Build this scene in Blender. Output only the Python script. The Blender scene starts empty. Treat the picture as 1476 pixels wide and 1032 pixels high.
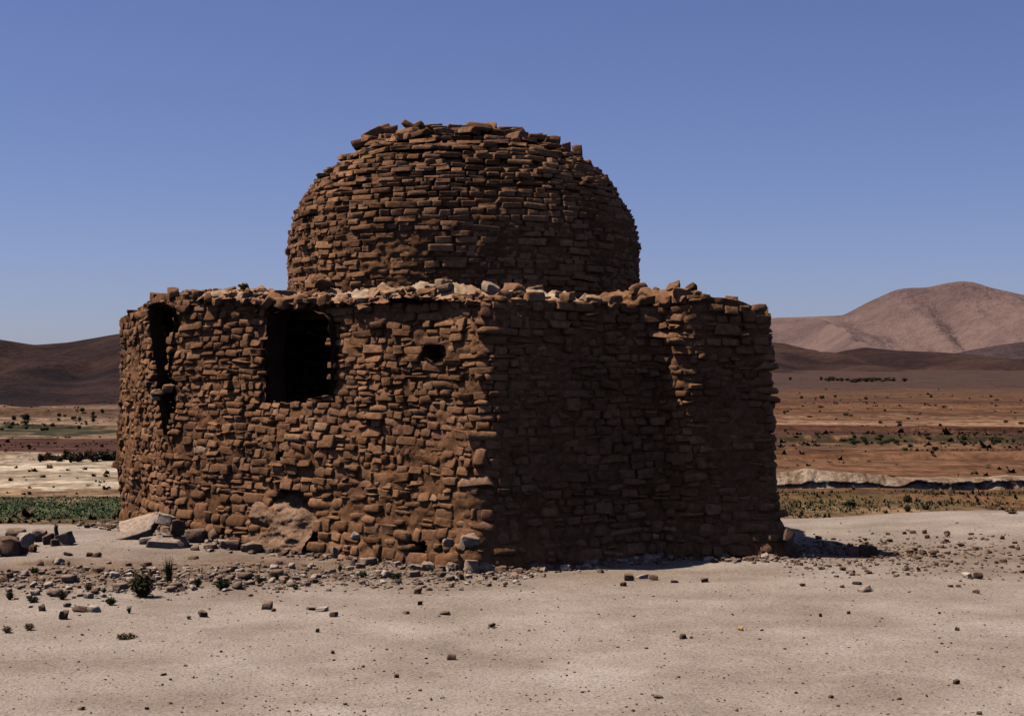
import bpy, math, random
import numpy as np
from mathutils import Vector

R = math.radians
rng = np.random.default_rng(7)
random.seed(7)
sc = bpy.context.scene
col = sc.collection

# ------------------------------------------------------------------ camera
F = 2300.0            # focal length in photo pixels (photo 1476 x 1032)
CX, HY, CAMZ = 738.0, 545.0, 1.6
cam_d = bpy.data.cameras.new('camera')
cam = bpy.data.objects.new('camera', cam_d)
col.objects.link(cam)
cam.location = (0, 0, CAMZ)
cam.rotation_euler = (R(90), 0, 0)
cam_d.sensor_width = 36.0
cam_d.lens = 36.0 * F / 1476.0
cam_d.shift_y = (HY - 516.0) / 1476.0
cam_d.clip_start = 0.1
cam_d.clip_end = 20000
sc.camera = cam
sc.render.filter_size = 1.7

# ------------------------------------------------------------------ light
SUN_EL, SUN_A = R(61.5), R(0)     # sun at the left of the picture
sd = (-math.cos(SUN_EL) * math.cos(SUN_A), math.cos(SUN_EL) * math.sin(SUN_A), math.sin(SUN_EL))
w = bpy.data.worlds.new('World')
sc.world = w
w.use_nodes = True
wn = w.node_tree
wn.nodes.clear()
out = wn.nodes.new('ShaderNodeOutputWorld')
bg = wn.nodes.new('ShaderNodeBackground')
sky = wn.nodes.new('ShaderNodeTexSky')
sky.sky_type = 'NISHITA'
sky.sun_disc = False
sky.sun_elevation = SUN_EL
sky.sun_rotation = math.atan2(sd[0], sd[1])
sky.altitude = 1800
sky.air_density = 1.0
sky.dust_density = 2.0
sky.ozone_density = 3.2
hs = wn.nodes.new('ShaderNodeHueSaturation')
hs.inputs['Saturation'].default_value = 0.97
wn.links.new(sky.outputs[0], hs.inputs['Color'])
tint = wn.nodes.new('ShaderNodeMix'); tint.data_type = 'RGBA'; tint.blend_type = 'MULTIPLY'
tint.inputs[0].default_value = 1.0; tint.inputs[7].default_value = (1.20, 1.13, 1.50, 1)   # the print's bluish cast
wn.links.new(hs.outputs[0], tint.inputs[6])
wn.links.new(tint.outputs[2], bg.inputs['Color'])
bg.inputs['Strength'].default_value = 0.05
wn.links.new(bg.outputs[0], out.inputs[0])
sl = bpy.data.lights.new('sun', 'SUN')
sl.energy = 5.0
sl.angle = R(0.5)
sl.color = (1.0, 0.95, 0.88)
sun = bpy.data.objects.new('sun', sl)
col.objects.link(sun)
sun.location = (-20, 0, 40)
sun.rotation_euler = Vector(sd).to_track_quat('Z', 'Y').to_euler()
sc.view_settings.view_transform = 'Standard'
sc.view_settings.look = 'None'
sc.view_settings.exposure = 0.25
sc.view_settings.gamma = 1.0
sc.cycles.diffuse_bounces = 0      # the print's deep shade: sun and sky only, no light thrown back by the soil

# ------------------------------------------------------------------ numpy helpers
def smooth(a, b, x):
    t = np.clip((np.asarray(x, float) - a) / (b - a), 0, 1)
    return t * t * (3 - 2 * t)

def _h(ix, iy, s):
    n = (ix.astype(np.int64) * 374761393 + iy.astype(np.int64) * 668265263 + s * 1274126177) & 0x7fffffff
    n = ((n ^ (n >> 13)) * 1274126177) & 0x7fffffff
    n = (n ^ (n >> 16)) & 0xffff
    return n / 65535.0

def vn(x, y, s=0):
    x, y = np.broadcast_arrays(np.asarray(x, float), np.asarray(y, float))
    ix, iy = np.floor(x), np.floor(y)
    fx, fy = x - ix, y - iy
    fx = fx * fx * (3 - 2 * fx); fy = fy * fy * (3 - 2 * fy)
    a = _h(ix, iy, s); b = _h(ix + 1, iy, s); c = _h(ix, iy + 1, s); d = _h(ix + 1, iy + 1, s)
    return ((a * (1 - fx) + b * fx) * (1 - fy) + (c * (1 - fx) + d * fx) * fy) * 2 - 1

def fbm(x, y, o=4, s=0):
    r = 0; a = 1; t = 0
    for k in range(o):
        r = r + a * vn(x * 2 ** k + 17.3 * k, y * 2 ** k - 9.1 * k, s + k); t += a; a *= .5
    return r / t

def W(u, v, d):
    """photo pixel at depth d -> world point"""
    return np.array([(u - CX) / F * d, d, CAMZ + (HY - v) / F * d])

def proj(p):
    p = np.asarray(p, float)
    return CX + p[..., 0] / p[..., 1] * F, HY - (p[..., 2] - CAMZ) / p[..., 1] * F

def inpoly(u, v, poly):
    u = np.asarray(u, float); v = np.asarray(v, float)
    ins = np.zeros(u.shape, bool)
    n = len(poly)
    for i in range(n):
        x1, y1 = poly[i]; x2, y2 = poly[(i + 1) % n]
        c = ((y1 > v) != (y2 > v)) & (u < (x2 - x1) * (v - y1) / (y2 - y1 + 1e-9) + x1)
        ins ^= c
    return ins

def srgb(r, g, b, k=1.0):
    f = lambda c: (c / 12.92 if c <= .04045 else ((c + .055) / 1.055) ** 2.4)
    return tuple(f(c / 255.) * k for c in (r, g, b))

# ------------------------------------------------------------------ object helpers
def mesh_obj(name, V, faces, mat, parent=None, attrs=None, smooth_shade=True, loc=None):
    V = np.asarray(V, np.float32)
    if loc is not None:
        V = V - np.asarray(loc, np.float32)
    me = bpy.data.meshes.new(name)
    if isinstance(faces, np.ndarray):
        k = faces.shape[1]; nf = len(faces)
        me.vertices.add(len(V)); me.vertices.foreach_set('co', V.ravel())
        me.loops.add(nf * k); me.loops.foreach_set('vertex_index', faces.astype(np.int32).ravel())
        me.polygons.add(nf)
        me.polygons.foreach_set('loop_start', np.arange(0, nf * k, k, dtype=np.int32))
        me.polygons.foreach_set('loop_total', np.full(nf, k, np.int32))
        me.update(calc_edges=True)
    else:
        me.from_pydata([tuple(map(float, v)) for v in V], [], faces)
    me.polygons.foreach_set('use_smooth', np.full(len(me.polygons), smooth_shade, bool))
    for an, arr in (attrs or {}).items():
        a = me.attributes.new(an, 'FLOAT', 'POINT')
        a.data.foreach_set('value', np.asarray(arr, np.float32))
    me.validate()
    me.materials.append(mat)
    o = bpy.data.objects.new(name, me)
    col.objects.link(o)
    if parent is not None:
        o.parent = parent
        o.location = (0, 0, 0)
        # meshes of parented parts are given in world coordinates
        o.matrix_parent_inverse = parent.matrix_world.inverted() if parent.parent is None and parent.type == 'EMPTY' else o.matrix_parent_inverse
    if loc is not None:
        o.location = tuple(map(float, loc))
    return o

def tag(o, label=None, cat=None, group=None, kind=None):
    if label: o['label'] = label
    if cat: o['category'] = cat
    if group: o['group'] = group
    if kind: o['kind'] = kind
    return o

def grid_faces(nr, nc, keep=None, closed=False):
    r, c = np.meshgrid(np.arange(nr - 1), np.arange(nc if closed else nc - 1), indexing='ij')
    c2 = (c + 1) % nc
    f = np.stack([r * nc + c, r * nc + c2, (r + 1) * nc + c2, (r + 1) * nc + c], -1)
    if keep is not None:
        return f[keep]
    return f.reshape(-1, 4)

def cube_sphere(n):
    idx = {}; V = []; Fc = []
    def vid(p):
        k = tuple(np.round(p, 5))
        if k not in idx:
            idx[k] = len(V); V.append(p)
        return idx[k]
    for ax in range(3):
        for sg in (-1, 1):
            for i in range(n):
                for j in range(n):
                    q = []
                    for a, b in ((i, j), (i + 1, j), (i + 1, j + 1), (i, j + 1)):
                        p = np.zeros(3); p[ax] = sg
                        p[(ax + 1) % 3] = -1 + 2 * a / n; p[(ax + 2) % 3] = -1 + 2 * b / n
                        q.append(vid(p))
                    Fc.append(q if sg > 0 else q[::-1])
    return np.array(V), np.array(Fc)
CS = {n: cube_sphere(n) for n in (2, 3, 4, 6)}

def stones(cen, axes, half, rnd, tone, n=4, rough=.12, rg=None, warp=.10):
    """many deformed rounded blocks as one vertex/face soup; axes rows = local x, y, z"""
    rg = rg or rng
    T, Fc = CS[n]
    T = np.sign(T) * np.abs(T) ** (.42 if n > 3 else .8)
    N = len(cen); M = len(T)
    S = T / np.linalg.norm(T, axis=1, keepdims=True)
    k = np.asarray(rnd).reshape(N, 1, 1)
    P = T[None] * .93 * (1 - k) + S[None] * 1.15 * k
    # taper and shear, then low harmonics for broken, worn surfaces
    tp = rg.normal(0, warp, (N, 1, 3)); P = P * (1 + tp * np.roll(P, 1, axis=2))
    P = P + rg.normal(0, warp, (N, 1, 3)) * np.roll(P, 2, axis=2)
    for f, a in ((1.6, rough), (3.4, rough * .55), (6.0, rough * .3)):
        wv = rg.normal(0, f, (N, 3, 3)); ph = rg.uniform(0, 6.28, (N, 1, 3))
        P = P + a * np.sin(np.einsum('nmi,nij->nmj', np.broadcast_to(S[None], (N, M, 3)), wv) + ph)
    P = P * np.asarray(half).reshape(N, 1, 3)
    V = np.einsum('nmi,nij->nmj', P, np.asarray(axes)) + np.asarray(cen)[:, None, :]
    faces = Fc[None] + (np.arange(N) * M)[:, None, None]
    return V.reshape(-1, 3), faces.reshape(-1, 4), np.repeat(np.asarray(tone), M)

def rand_rot(N, rg=None, tilt=math.pi):
    rg = rg or rng
    yaw = rg.uniform(0, 2 * math.pi, N)
    a = rg.uniform(0, 2 * math.pi, N); t = rg.normal(0, tilt, N) if tilt < 3 else rg.uniform(-3.1, 3.1, N)
    kx, ky = np.cos(a), np.sin(a)
    c, s = np.cos(t), np.sin(t)
    Rm = np.zeros((N, 3, 3))
    Rm[:, 0, 0] = c + kx * kx * (1 - c); Rm[:, 0, 1] = kx * ky * (1 - c); Rm[:, 0, 2] = ky * s
    Rm[:, 1, 0] = kx * ky * (1 - c); Rm[:, 1, 1] = c + ky * ky * (1 - c); Rm[:, 1, 2] = -kx * s
    Rm[:, 2, 0] = -ky * s; Rm[:, 2, 1] = kx * s; Rm[:, 2, 2] = c
    Y = np.zeros((N, 3, 3)); Y[:, 0, 0] = np.cos(yaw); Y[:, 0, 1] = np.sin(yaw)
    Y[:, 1, 0] = -np.sin(yaw); Y[:, 1, 1] = np.cos(yaw); Y[:, 2, 2] = 1
    return np.einsum('nij,njk->nik', Y, Rm)

def join(parts):
    V = []; Fa = []; T = []; off = 0
    for v, f, t in parts:
        V.append(v); Fa.append(f + off); T.append(t); off += len(v)
    return np.concatenate(V), np.concatenate(Fa), np.concatenate(T)

# ------------------------------------------------------------------ materials
class NT:
    def __init__(self, name, rough=1.0, spec=.08):
        self.m = bpy.data.materials.new(name); self.m.use_nodes = True
        self.t = self.m.node_tree
        self.b = self.t.nodes['Principled BSDF']
        self.b.inputs['Roughness'].default_value = rough
        self.b.inputs['Specular IOR Level'].default_value = spec
    def n(self, typ, **kw):
        x = self.t.nodes.new(typ)
        for k, v in kw.items(): setattr(x, k, v)
        return x
    def l(self, a, b): self.t.links.new(a, b)
    def attr(self, name): return self.n('ShaderNodeAttribute', attribute_name=name).outputs['Fac']
    def pos(self): return self.n('ShaderNodeNewGeometry').outputs['Position']
    def obj(self): return self.n('ShaderNodeTexCoord').outputs['Object']
    def noise(self, co, scale, detail=4, rough=.55, sc3=None):
        if sc3:
            mp = self.n('ShaderNodeMapping'); mp.inputs['Scale'].default_value = sc3
            self.l(co, mp.inputs[0]); co = mp.outputs[0]
        x = self.n('ShaderNodeTexNoise'); self.l(co, x.inputs['Vector'])
        x.inputs['Scale'].default_value = scale; x.inputs['Detail'].default_value = detail
        x.inputs['Roughness'].default_value = rough
        return x.outputs['Fac']
    def ramp(self, fac, stops, interp='LINEAR'):
        x = self.n('ShaderNodeValToRGB'); cr = x.color_ramp; cr.interpolation = interp
        while len(cr.elements) < len(stops): cr.elements.new(.5)
        for e, (p, c) in zip(cr.elements, sorted(stops)):
            e.position = p; e.color = (*c, 1)
        self.l(fac, x.inputs[0]); return x.outputs[0]
    def mix(self, a, b, fac, mode='MIX'):
        x = self.n('ShaderNodeMix', data_type='RGBA', blend_type=mode)
        for sck, v in ((x.inputs[6], a), (x.inputs[7], b), (x.inputs[0], fac)):
            if isinstance(v, (int, float)): sck.default_value = v
            elif isinstance(v, tuple): sck.default_value = (*v, 1)
            else: self.l(v, sck)
        return x.outputs[2]
    def math(self, op, a, b=0.0, c=0.0, clamp=False):
        x = self.n('ShaderNodeMath', operation=op, use_clamp=clamp)
        for i, v in enumerate((a, b, c)):
            if isinstance(v, (int, float)): x.inputs[i].default_value = v
            else: self.l(v, x.inputs[i])
        return x.outputs[0]
    def bump(self, h, strength=.5, dist=.02, prev=None):
        x = self.n('ShaderNodeBump'); x.inputs['Strength'].default_value = strength
        x.inputs['Distance'].default_value = dist
        self.l(h, x.inputs['Height'])
        if prev is not None: self.l(prev, x.inputs['Normal'])
        return x.outputs[0]
    def done(self, colour, normal=None):
        if isinstance(colour, tuple): self.b.inputs['Base Color'].default_value = (*colour, 1)
        else: self.l(colour, self.b.inputs['Base Color'])
        if normal is not None: self.l(normal, self.b.inputs['Normal'])
        return self.m

def m_stone(name, stops, bump=.6, spot=(.5, 1.25)):
    t = NT(name); p = t.pos()
    c = t.ramp(t.attr('tone'), stops)
    g = t.noise(p, 22, 6, .65)
    c = t.mix(c, t.ramp(g, [(.28, (spot[0],) * 3), (.72, (spot[1],) * 3)]), 1.0, 'MULTIPLY')
    big = t.noise(p, 1.7, 3)
    c = t.mix(c, t.ramp(big, [(.35, (.78, .76, .76)), (.65, (1.15, 1.12, 1.08))]), 1.0, 'MULTIPLY')
    n1 = t.bump(g, bump, .015)
    n2 = t.bump(t.noise(p, 90, 3), bump * .7, .005, n1)
    return t.done(c, n2)

MASON = [(0, (.085, .035, .015)), (.3, (.172, .079, .036)), (.55, (.258, .125, .060)),
         (.75, (.295, .152, .078)), (.9, (.40, .25, .145)), (1, (.48, .37, .26))]
M_wall = m_stone('rough stone masonry', MASON)
M_dome = m_stone('mud brick', [(a, (c[0] * 1.12, c[1] * 1.14, c[2] * 1.16)) for a, c in MASON])
M_rock = m_stone('field stone', [(0, (.085, .046, .028)), (.35, (.18, .105, .066)), (.65, (.31, .21, .145)), (1, (.50, .40, .31))])

def m_earth(name, a, b, scale=3., bump=.7):
    t = NT(name); p = t.pos()
    c = t.ramp(t.noise(p, scale, 6, .65), [(.3, a), (.7, b)])
    c = t.mix(c, t.ramp(t.noise(p, 40, 4), [(.3, (.7, .7, .7)), (.7, (1.2, 1.2, 1.2))]), 1.0, 'MULTIPLY')
    return t.done(c, t.bump(t.noise(p, 60, 4), bump, .01, t.bump(t.noise(p, 14, 5), bump, .03)))
M_mortar_shade = m_earth('mud mortar darkened for shade', (.045, .021, .011), (.09, .042, .021), 6)  # mud colour lowered so the reveals inside openings read as deep shade
M_crust = m_earth('dry mud roof crust', (.20, .125, .075), (.36, .25, .165), 5)
M_fill = m_earth('niche plaster', (.12, .060, .032), (.30, .175, .105), 5)
t = NT('eroded earth bank'); p = t.pos()
c = t.ramp(t.noise(p, 1.0, 5, .65, (1.6, 1.0, .35)), [(.40, (.17, .105, .062)), (.52, (.30, .21, .14)), (.62, (.40, .30, .21))])
c = t.mix(c, t.ramp(t.noise(p, 7, 5, .7), [(.38, (.6, .56, .52)), (.6, (1.15, 1.15, 1.15))]), 1.0, 'MULTIPLY')
M_bank = t.done(c, t.bump(t.noise(p, 9, 5, .65), .9, .12))

# ------------------------------------------------------------------ ground
def gh(x, y):
    x = np.asarray(x, float); y = np.asarray(y, float)
    z = -.01 + .02 * fbm(x * .35, y * .35, 3, 11) + .014 * fbm(x * 1.7, y * 1.7, 3, 12)
    near = smooth(45, 22, y)
    z = z + near * .012 * np.maximum(fbm(x * 2.6, y * 2.6, 3, 14), 0) - near * .010 * smooth(.35, .6, vn(x * 3.1, y * 3.1, 15))
    z = z + near * .006 * fbm(x * 7, y * 7, 2, 13)
    # mounds on the terrace
    z = z + .13 * smooth(2.9, 5.6, x) * np.exp(-((y - 17.2) / 2.2) ** 2)
    z = z + .10 * np.exp(-((x + 3.9) / 1.1) ** 2 - ((y - 15.6) / 1.1) ** 2)
    z = z + .035 * np.exp(-((x - 2.9) / 1.1) ** 2 - ((y - 12.4) / .4) ** 2) + np.maximum(y - 320, 0) * .0122 * smooth(1300, 1250, y) + 11.3 * smooth(1250, 1300, y)
    z = z + .04 * np.exp(-((y - 13.0 - .25 * (x + 3)) / .6) ** 2) * smooth(-1.2, -2.6, x) * (1 + 1.2 * fbm(x * 3, y * 3, 3, 5))
    # edge of the terrace, then the plain two and a half metres lower
    yc = np.where(x < -1, 16.5 + .5 * smooth(-2, -6, x), 17.6) + .35 * vn(x * .6, 3.3, 9)
    z = z - 2.5 * smooth(yc, yc + 15, y)
    # low banks between the fields
    pl = smooth(34, 40, y)
    for k, (y0, hgt) in enumerate(((52.5, .25), (81, .35), (104, .4), (128, .5), (150, .5), (176, .6), (205, .7))):
        yy = y0 * (1 + .03 * fbm(x * .03 + k, 0 * x + k * 3.1, 3, 20 + k))
        z = z + pl * hgt * (smooth(yy, yy + .5, y) - smooth(yy + .5, yy + 12, y)) * (.55 + .45 * vn(x * .04, 0 * x + k, 31 + k))
    z = z + pl * .10 * fbm(x * .25, y * .25, 3, 41) + smooth(50, 140, y) * .5 * fbm(x * .02, y * .03, 3, 44)
    return z

def geo(a, b, g):
    out = [a]
    while out[-1] < b: out.append(out[-1] * (1 + g))
    return np.array(out[1:])
xs = np.arange(-7, 7.001, .06)
xo = geo(7.0, 5200, .03)
xs = np.concatenate([-xo[::-1], xs, xo])
ys = np.concatenate([np.linspace(-60, 5.5, 24), np.arange(5.8, 19, .06), geo(19.0, 260, .0065), geo(262, 7000, .05)])
GX, GY = np.meshgrid(xs, ys)
GZ = gh(GX, GY)
soil = np.clip(np.exp(-((GY - 13.3 - .25 * (GX + 3)) / 1.15) ** 2) * smooth(.6, -2.0, GX) * 1.1
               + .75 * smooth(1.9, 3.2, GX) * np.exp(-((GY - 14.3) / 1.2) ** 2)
               + .5 * np.exp(-((GY - 13.0) / .6) ** 2) * smooth(3.0, .3, GX)
               + .35 * fbm(GX * 1.3, GY * 1.3, 4, 61), 0, 1)
yc_ = np.where(GX < -1, 17.0, 17.8)
plain = smooth(yc_ + .0, yc_ + 2.2, GY + .7 * fbm(GX * .8, GY * .8, 3, 66))

t = NT('ground soil'); p = t.pos()
sep = t.n('ShaderNodeSeparateXYZ'); t.l(p, sep.inputs[0])
pale = t.ramp(t.noise(p, .9, 6, .6), [(.3, (.226, .171, .130)), (.5, (.287, .223, .174)), (.72, (.345, .278, .224))])
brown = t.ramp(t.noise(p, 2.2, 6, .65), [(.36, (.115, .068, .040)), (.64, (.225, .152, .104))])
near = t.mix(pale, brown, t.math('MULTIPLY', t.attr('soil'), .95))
streak = t.noise(p, 1.0, 5, .6, (1.3, 1.6, 1))
near = t.mix(near, t.ramp(streak, [(.38, (.90, .88, .86)), (.62, (1.08, 1.08, 1.08))]), 1.0, 'MULTIPLY')
fine = t.noise(p, 55, 4, .7)
near = t.mix(near, t.ramp(fine, [(.34, (.62, .59, .56)), (.5, (1, 1, 1)), (.68, (1.25, 1.25, 1.25))]), 1.0, 'MULTIPLY')
grit = t.n('ShaderNodeTexVoronoi'); t.l(p, grit.inputs['Vector']); grit.inputs['Scale'].default_value = 26
near = t.mix(t.mix(near, (.5, .42, .37), 1.0, 'MULTIPLY'), near, t.ramp(grit.outputs['Distance'], [(.10, (0, 0, 0)), (.2, (1, 1, 1))]))
# fields on the plain: bands across Y, bent by noise
E = 1 / 1.6
def L(v, c):
    m = sum(c) / 3.; c = tuple(m + (x - m) * .86 for x in c)
    return (max(0, min(1, (v - 545) / 225)), srgb(*c, E))
left = [L(545, (78, 55, 45)), L(580, (95, 65, 50)), L(587, (150, 115, 85)), L(590, (112, 76, 52)), L(602, (100, 72, 50)),
        L(607, (165, 130, 100)), L(617, (150, 118, 90)), L(620, (62, 60, 36)), L(625, (66, 62, 38)), L(628, (160, 125, 92)),
        L(632, (98, 58, 42)), L(655, (82, 46, 35)), L(660, (150, 115, 82)), L(665, (198, 174, 144)), L(702, (190, 166, 135)),
        L(706, (150, 115, 82)), L(722, (155, 120, 88)), L(729, (80, 82, 48)), L(748, (92, 88, 52)), L(753, (140, 112, 76)),
        L(768, (165, 135, 100))]
right = [L(545, (98, 72, 60)), L(566, (92, 70, 58)), L(572, (122, 86, 56)), L(580, (105, 70, 46)), L(588, (138, 98, 64)),
         L(597, (108, 72, 46)), L(603, (168, 130, 95)), L(612, (162, 122, 88)), L(617, (90, 55, 38)), L(632, (98, 62, 42)),
         L(635, (82, 68, 44)), L(640, (80, 66, 44)), L(643, (142, 102, 68)), L(648, (105, 68, 45)), L(660, (138, 98, 66)),
         L(680, (125, 86, 56)), L(714, (118, 80, 50)), L(722, (122, 88, 56)), L(730, (112, 92, 56)), L(738, (138, 110, 74)), L(768, (148, 118, 82))]
wp = t.noise(p, .06, 4, .6)
wy = t.math('MULTIPLY', sep.outputs['Y'], t.math('MULTIPLY_ADD', wp, .34, .83))
wf = t.noise(p, .6, 4, .65)
wy = t.math('MULTIPLY', wy, t.math('MULTIPLY_ADD', wf, .22, .89))
right = [(a, (c[0] * .92, c[1] * .84, c[2] * .80)) for a, c in right]
tt = t.math('DIVIDE', 9430. / 225., wy, clamp=True)
lx = t.math('MULTIPLY_ADD', sep.outputs['X'], .08, .5, clamp=True)
far = t.mix(t.ramp(tt, left), t.ramp(tt, right), lx)
tuft = t.noise(p, 1.0, 5, .75, (.9, .5, 1))
far = t.mix(far, t.ramp(tuft, [(.38, (.5, .44, .38)), (.5, (1, 1, 1)), (.62, (1.4, 1.38, 1.35))]), .95, 'MULTIPLY')
strk = t.noise(p, 1.0, 6, .7, (.10, .22, 1))
far = t.mix(far, t.ramp(strk, [(.40, (.55, .47, .40)), (.5, (1, 1, 1)), (.60, (1.4, 1.38, 1.35))]), .9, 'MULTIPLY')
dots = t.noise(p, 2.6, 3, .6)
far = t.mix(far, (.055, .034, .020), t.ramp(dots, [(.56, (0, 0, 0)), (.66, (.75, .75, .75))]))
c = t.mix(near, far, t.attr('plain'))
nb = t.bump(t.noise(p, 16, 5, .65), .5, .03)
nb = t.bump(fine, .7, .012, nb)
M_ground = t.done(c, nb)
g = mesh_obj('ground', np.stack([GX, GY, GZ], -1).reshape(-1, 3), grid_faces(len(ys), len(xs)), M_ground,
             attrs={'soil': soil.ravel(), 'plain': plain.ravel()})
tag(g, kind='structure')

# ------------------------------------------------------------------ hills
def m_hill(name, a, b, scale, fine=.8):
    t = NT(name); p = t.pos()
    c = t.ramp(t.noise(p, scale, 8, .62), [(.40, a), (.60, b)])
    c = t.mix(c, t.ramp(t.noise(p, scale * 14, 5, .7), [(.38, (.66, .66, .66)), (.62, (1.25, 1.25, 1.25))]), fine, 'MULTIPLY')
    return t.done(c, t.bump(t.noise(p, scale * 6, 6, .65), .6, .25 / scale))

def hill(name, sky_pts, yc, y0, y1, x0, x1, mat, rough, gully, seed, nx=360, ny=150, valleys=(), base=-3.5):
    X, Y = np.meshgrid(np.linspace(x0, x1, nx), np.linspace(y0, y1, ny))
    u = CX + X / yc * F
    su, sv = zip(*sky_pts)
    zc = CAMZ + (HY - np.interp(u, su, sv)) / F * yc
    k = max(1, int(nx * .006))
    ker = np.hanning(2 * k + 3); ker /= ker.sum()
    row = np.convolve(np.pad(zc[0], k + 1, mode='edge'), ker, 'valid')
    zc = np.tile(row, (ny, 1))
    tf = np.where(Y < yc, (Y - y0) / (yc - y0), 1 - .9 * (Y - yc) / (y1 - yc))
    warp = .10 * fbm(X / (gully * 1.6), Y / (gully * 2.2), 3, seed + 5)
    prof = np.clip(tf, 0, 1) ** 1.35
    mid = np.clip(tf * (1 - tf) * 4, 0, 1)
    ridge = 1 - np.abs(fbm(X / gully + 3 * warp, Y / (gully * 3.2), 4, seed)) * 2.2
    Z = base + (zc - base) * prof + (ridge - .55) * rough * mid + rough * .25 * fbm(X / (gully * .4), Y / (gully * .5), 4, seed + 9) * np.clip(mid + .12, 0, 1)
    for (ut, ub, wd_, dp_) in valleys:          # gullies running down the face
        xa, xb = (ut - CX) / F * yc, (ub - CX) / F * yc
        tc = np.clip(tf, 0, 1)
        xv = xb + (xa - xb) * tc + wd_ * .5 * fbm(tc * 4 + ut, 0 * tc, 2, int(ut))
        q = (X - xv) / wd_
        Z = Z - dp_ * np.where(q > 0, np.exp(-(q / 1.9) ** 2), np.exp(-q * q)) * np.clip(mid, 0, 1) * np.where(Y < yc, 1, 0)
    o = mesh_obj(name, np.stack([X, Y, Z], -1).reshape(-1, 3), grid_faces(ny, nx), mat)
    return tag(o, kind='structure')

M_dark = m_hill('dark hillside', srgb(40, 28, 27, E), srgb(76, 53, 44, E), .02)  # mottled dark brown over the whole left hill
M_dark2 = m_hill('brown hillside', srgb(58, 40, 35, E), srgb(88, 62, 50, E), .012)
M_dark3 = m_hill('violet foothill rock', srgb(70, 54, 56, E), srgb(98, 78, 74, E), .01)
M_mtn = m_hill('bare mountain rock', srgb(121, 96, 90, E), srgb(147, 118, 107, E), .004, .3)
hill('hill', [(-900, 500), (-400, 460), (-120, 470), (0, 489), (50, 497), (100, 493), (170, 481), (260, 470), (420, 480), (620, 510), (800, 545), (950, 590)],
     620, 215, 1100, -420, 60, M_dark, 5.0, 42, 70, valleys=((20, 75, 10, 6), (95, 118, 9, 6), (150, 160, 10, 7), (-40, -20, 10, 6)))
hill('hill', [(400, 560), (800, 500), (1000, 485), (1128, 494), (1190, 510), (1215, 508), (1245, 500), (1290, 505), (1340, 507), (1400, 511), (1476, 520), (1700, 528), (2200, 560)],
     1350, 860, 2300, -250, 900, M_dark2, 6.0, 80, 81, base=3)
hill('mountain', [(300, 540), (700, 500), (950, 470), (1050, 462), (1123, 458), (1170, 457), (1215, 455), (1250, 436), (1290, 418), (1310, 415), (1335, 415), (1360, 409), (1385, 405), (1405, 407), (1430, 415), (1476, 425), (1600, 430), (1750, 470), (2100, 540)],
     3600, 1900, 5200, -700, 2200, M_mtn, 60, 420, 93, nx=460, ny=240, valleys=((1318, 1350, 42, 62), (1335, 1345, 25, 30), (1408, 1452, 50, 55), (1465, 1500, 50, 50), (1255, 1232, 40, 25), (1290, 1270, 30, 22), (1380, 1392, 26, 24)))
hill('hill', [(1200, 560), (1330, 520), (1370, 511), (1400, 504), (1440, 497), (1476, 492), (1560, 486), (1700, 500), (1900, 540)],
     1800, 1500, 2600, 350, 1000, M_dark3, 6.0, 110, 87, nx=200, ny=90, base=3)
hill('mountain', [(300, 540), (700, 480), (900, 462), (1100, 459), (1215, 455), (1400, 470), (1700, 540)],
     4600, 3200, 6000, -900, 2000, M_mtn, 50, 400, 98, nx=200, ny=100)

# ------------------------------------------------------------------ the ruin
D = 13.3
PLAN_UD = [(170, 1.40), (245, 1.215), (705, 1.0), (948, 1.08), (982, 1.060), (1126, 1.076)]
plan = [np.array([(u - CX) / F * d * D, d * D]) for u, d in PLAN_UD]
plan += [np.array([1.72, 16.3]), np.array([1.55, 18.3]), np.array([-.4, 19.7]), np.array([-3.5, 19.7])]
def chaikin(P, cut):
    out = []
    n = len(P)
    for i in range(n):
        a, b = P[i], P[(i + 1) % n]
        ln = np.linalg.norm(b - a); c = min(cut, .3 * ln) / ln
        out += [a + (b - a) * c, b - (b - a) * c]
    return out
pl = chaikin(chaikin(plan, .10), .03)
pl = np.array(pl + [pl[0]])
seg = np.linalg.norm(np.diff(pl, axis=0), axis=1)
cum = np.concatenate([[0], np.cumsum(seg)])
PER = cum[-1]
def wall_at(s):
    s = np.mod(s, PER)
    p = np.stack([np.interp(s, cum, pl[:, 0]), np.interp(s, cum, pl[:, 1])], -1)
    e = .06
    a = np.stack([np.interp(np.mod(s - e, PER), cum, pl[:, 0]), np.interp(np.mod(s - e, PER), cum, pl[:, 1])], -1)
    b = np.stack([np.interp(np.mod(s + e, PER), cum, pl[:, 0]), np.interp(np.mod(s + e, PER), cum, pl[:, 1])], -1)
    t = b - a; t /= np.linalg.norm(t, axis=-1, keepdims=True)
    n = np.stack([t[..., 1], -t[..., 0]], -1)
    return p, t, n
S_FRONT = cum[np.argmin(np.hypot(*(pl[:-1] - plan[5]).T))] + .1     # arc length where the seen walls end

TOP_UV = [(150, 480), (163, 474), (178, 456), (204, 441), (214, 430), (245, 428), (300, 426), (400, 430), (480, 430), (560, 427), (640, 422),
          (700, 427), (740, 431), (800, 433), (880, 437), (925, 440), (944, 442), (955, 432), (975, 425), (1040, 429), (1070, 434), (1088, 441), (1104, 448), (1114, 455), (1124, 470), (1150, 478)]
tu, tv = zip(*TOP_UV)
def ztop(s):
    p, t, n = wall_at(s)
    u = CX + p[..., 0] / p[..., 1] * F
    v = np.interp(u, tu, tv)
    z = CAMZ + (HY - v) / F * p[..., 1]
    fr = np.mod(s, PER) < S_FRONT
    return np.where(fr, z, 2.22 + .06 * vn(np.asarray(s) * 1.5, 0 * np.asarray(s), 77))

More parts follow.
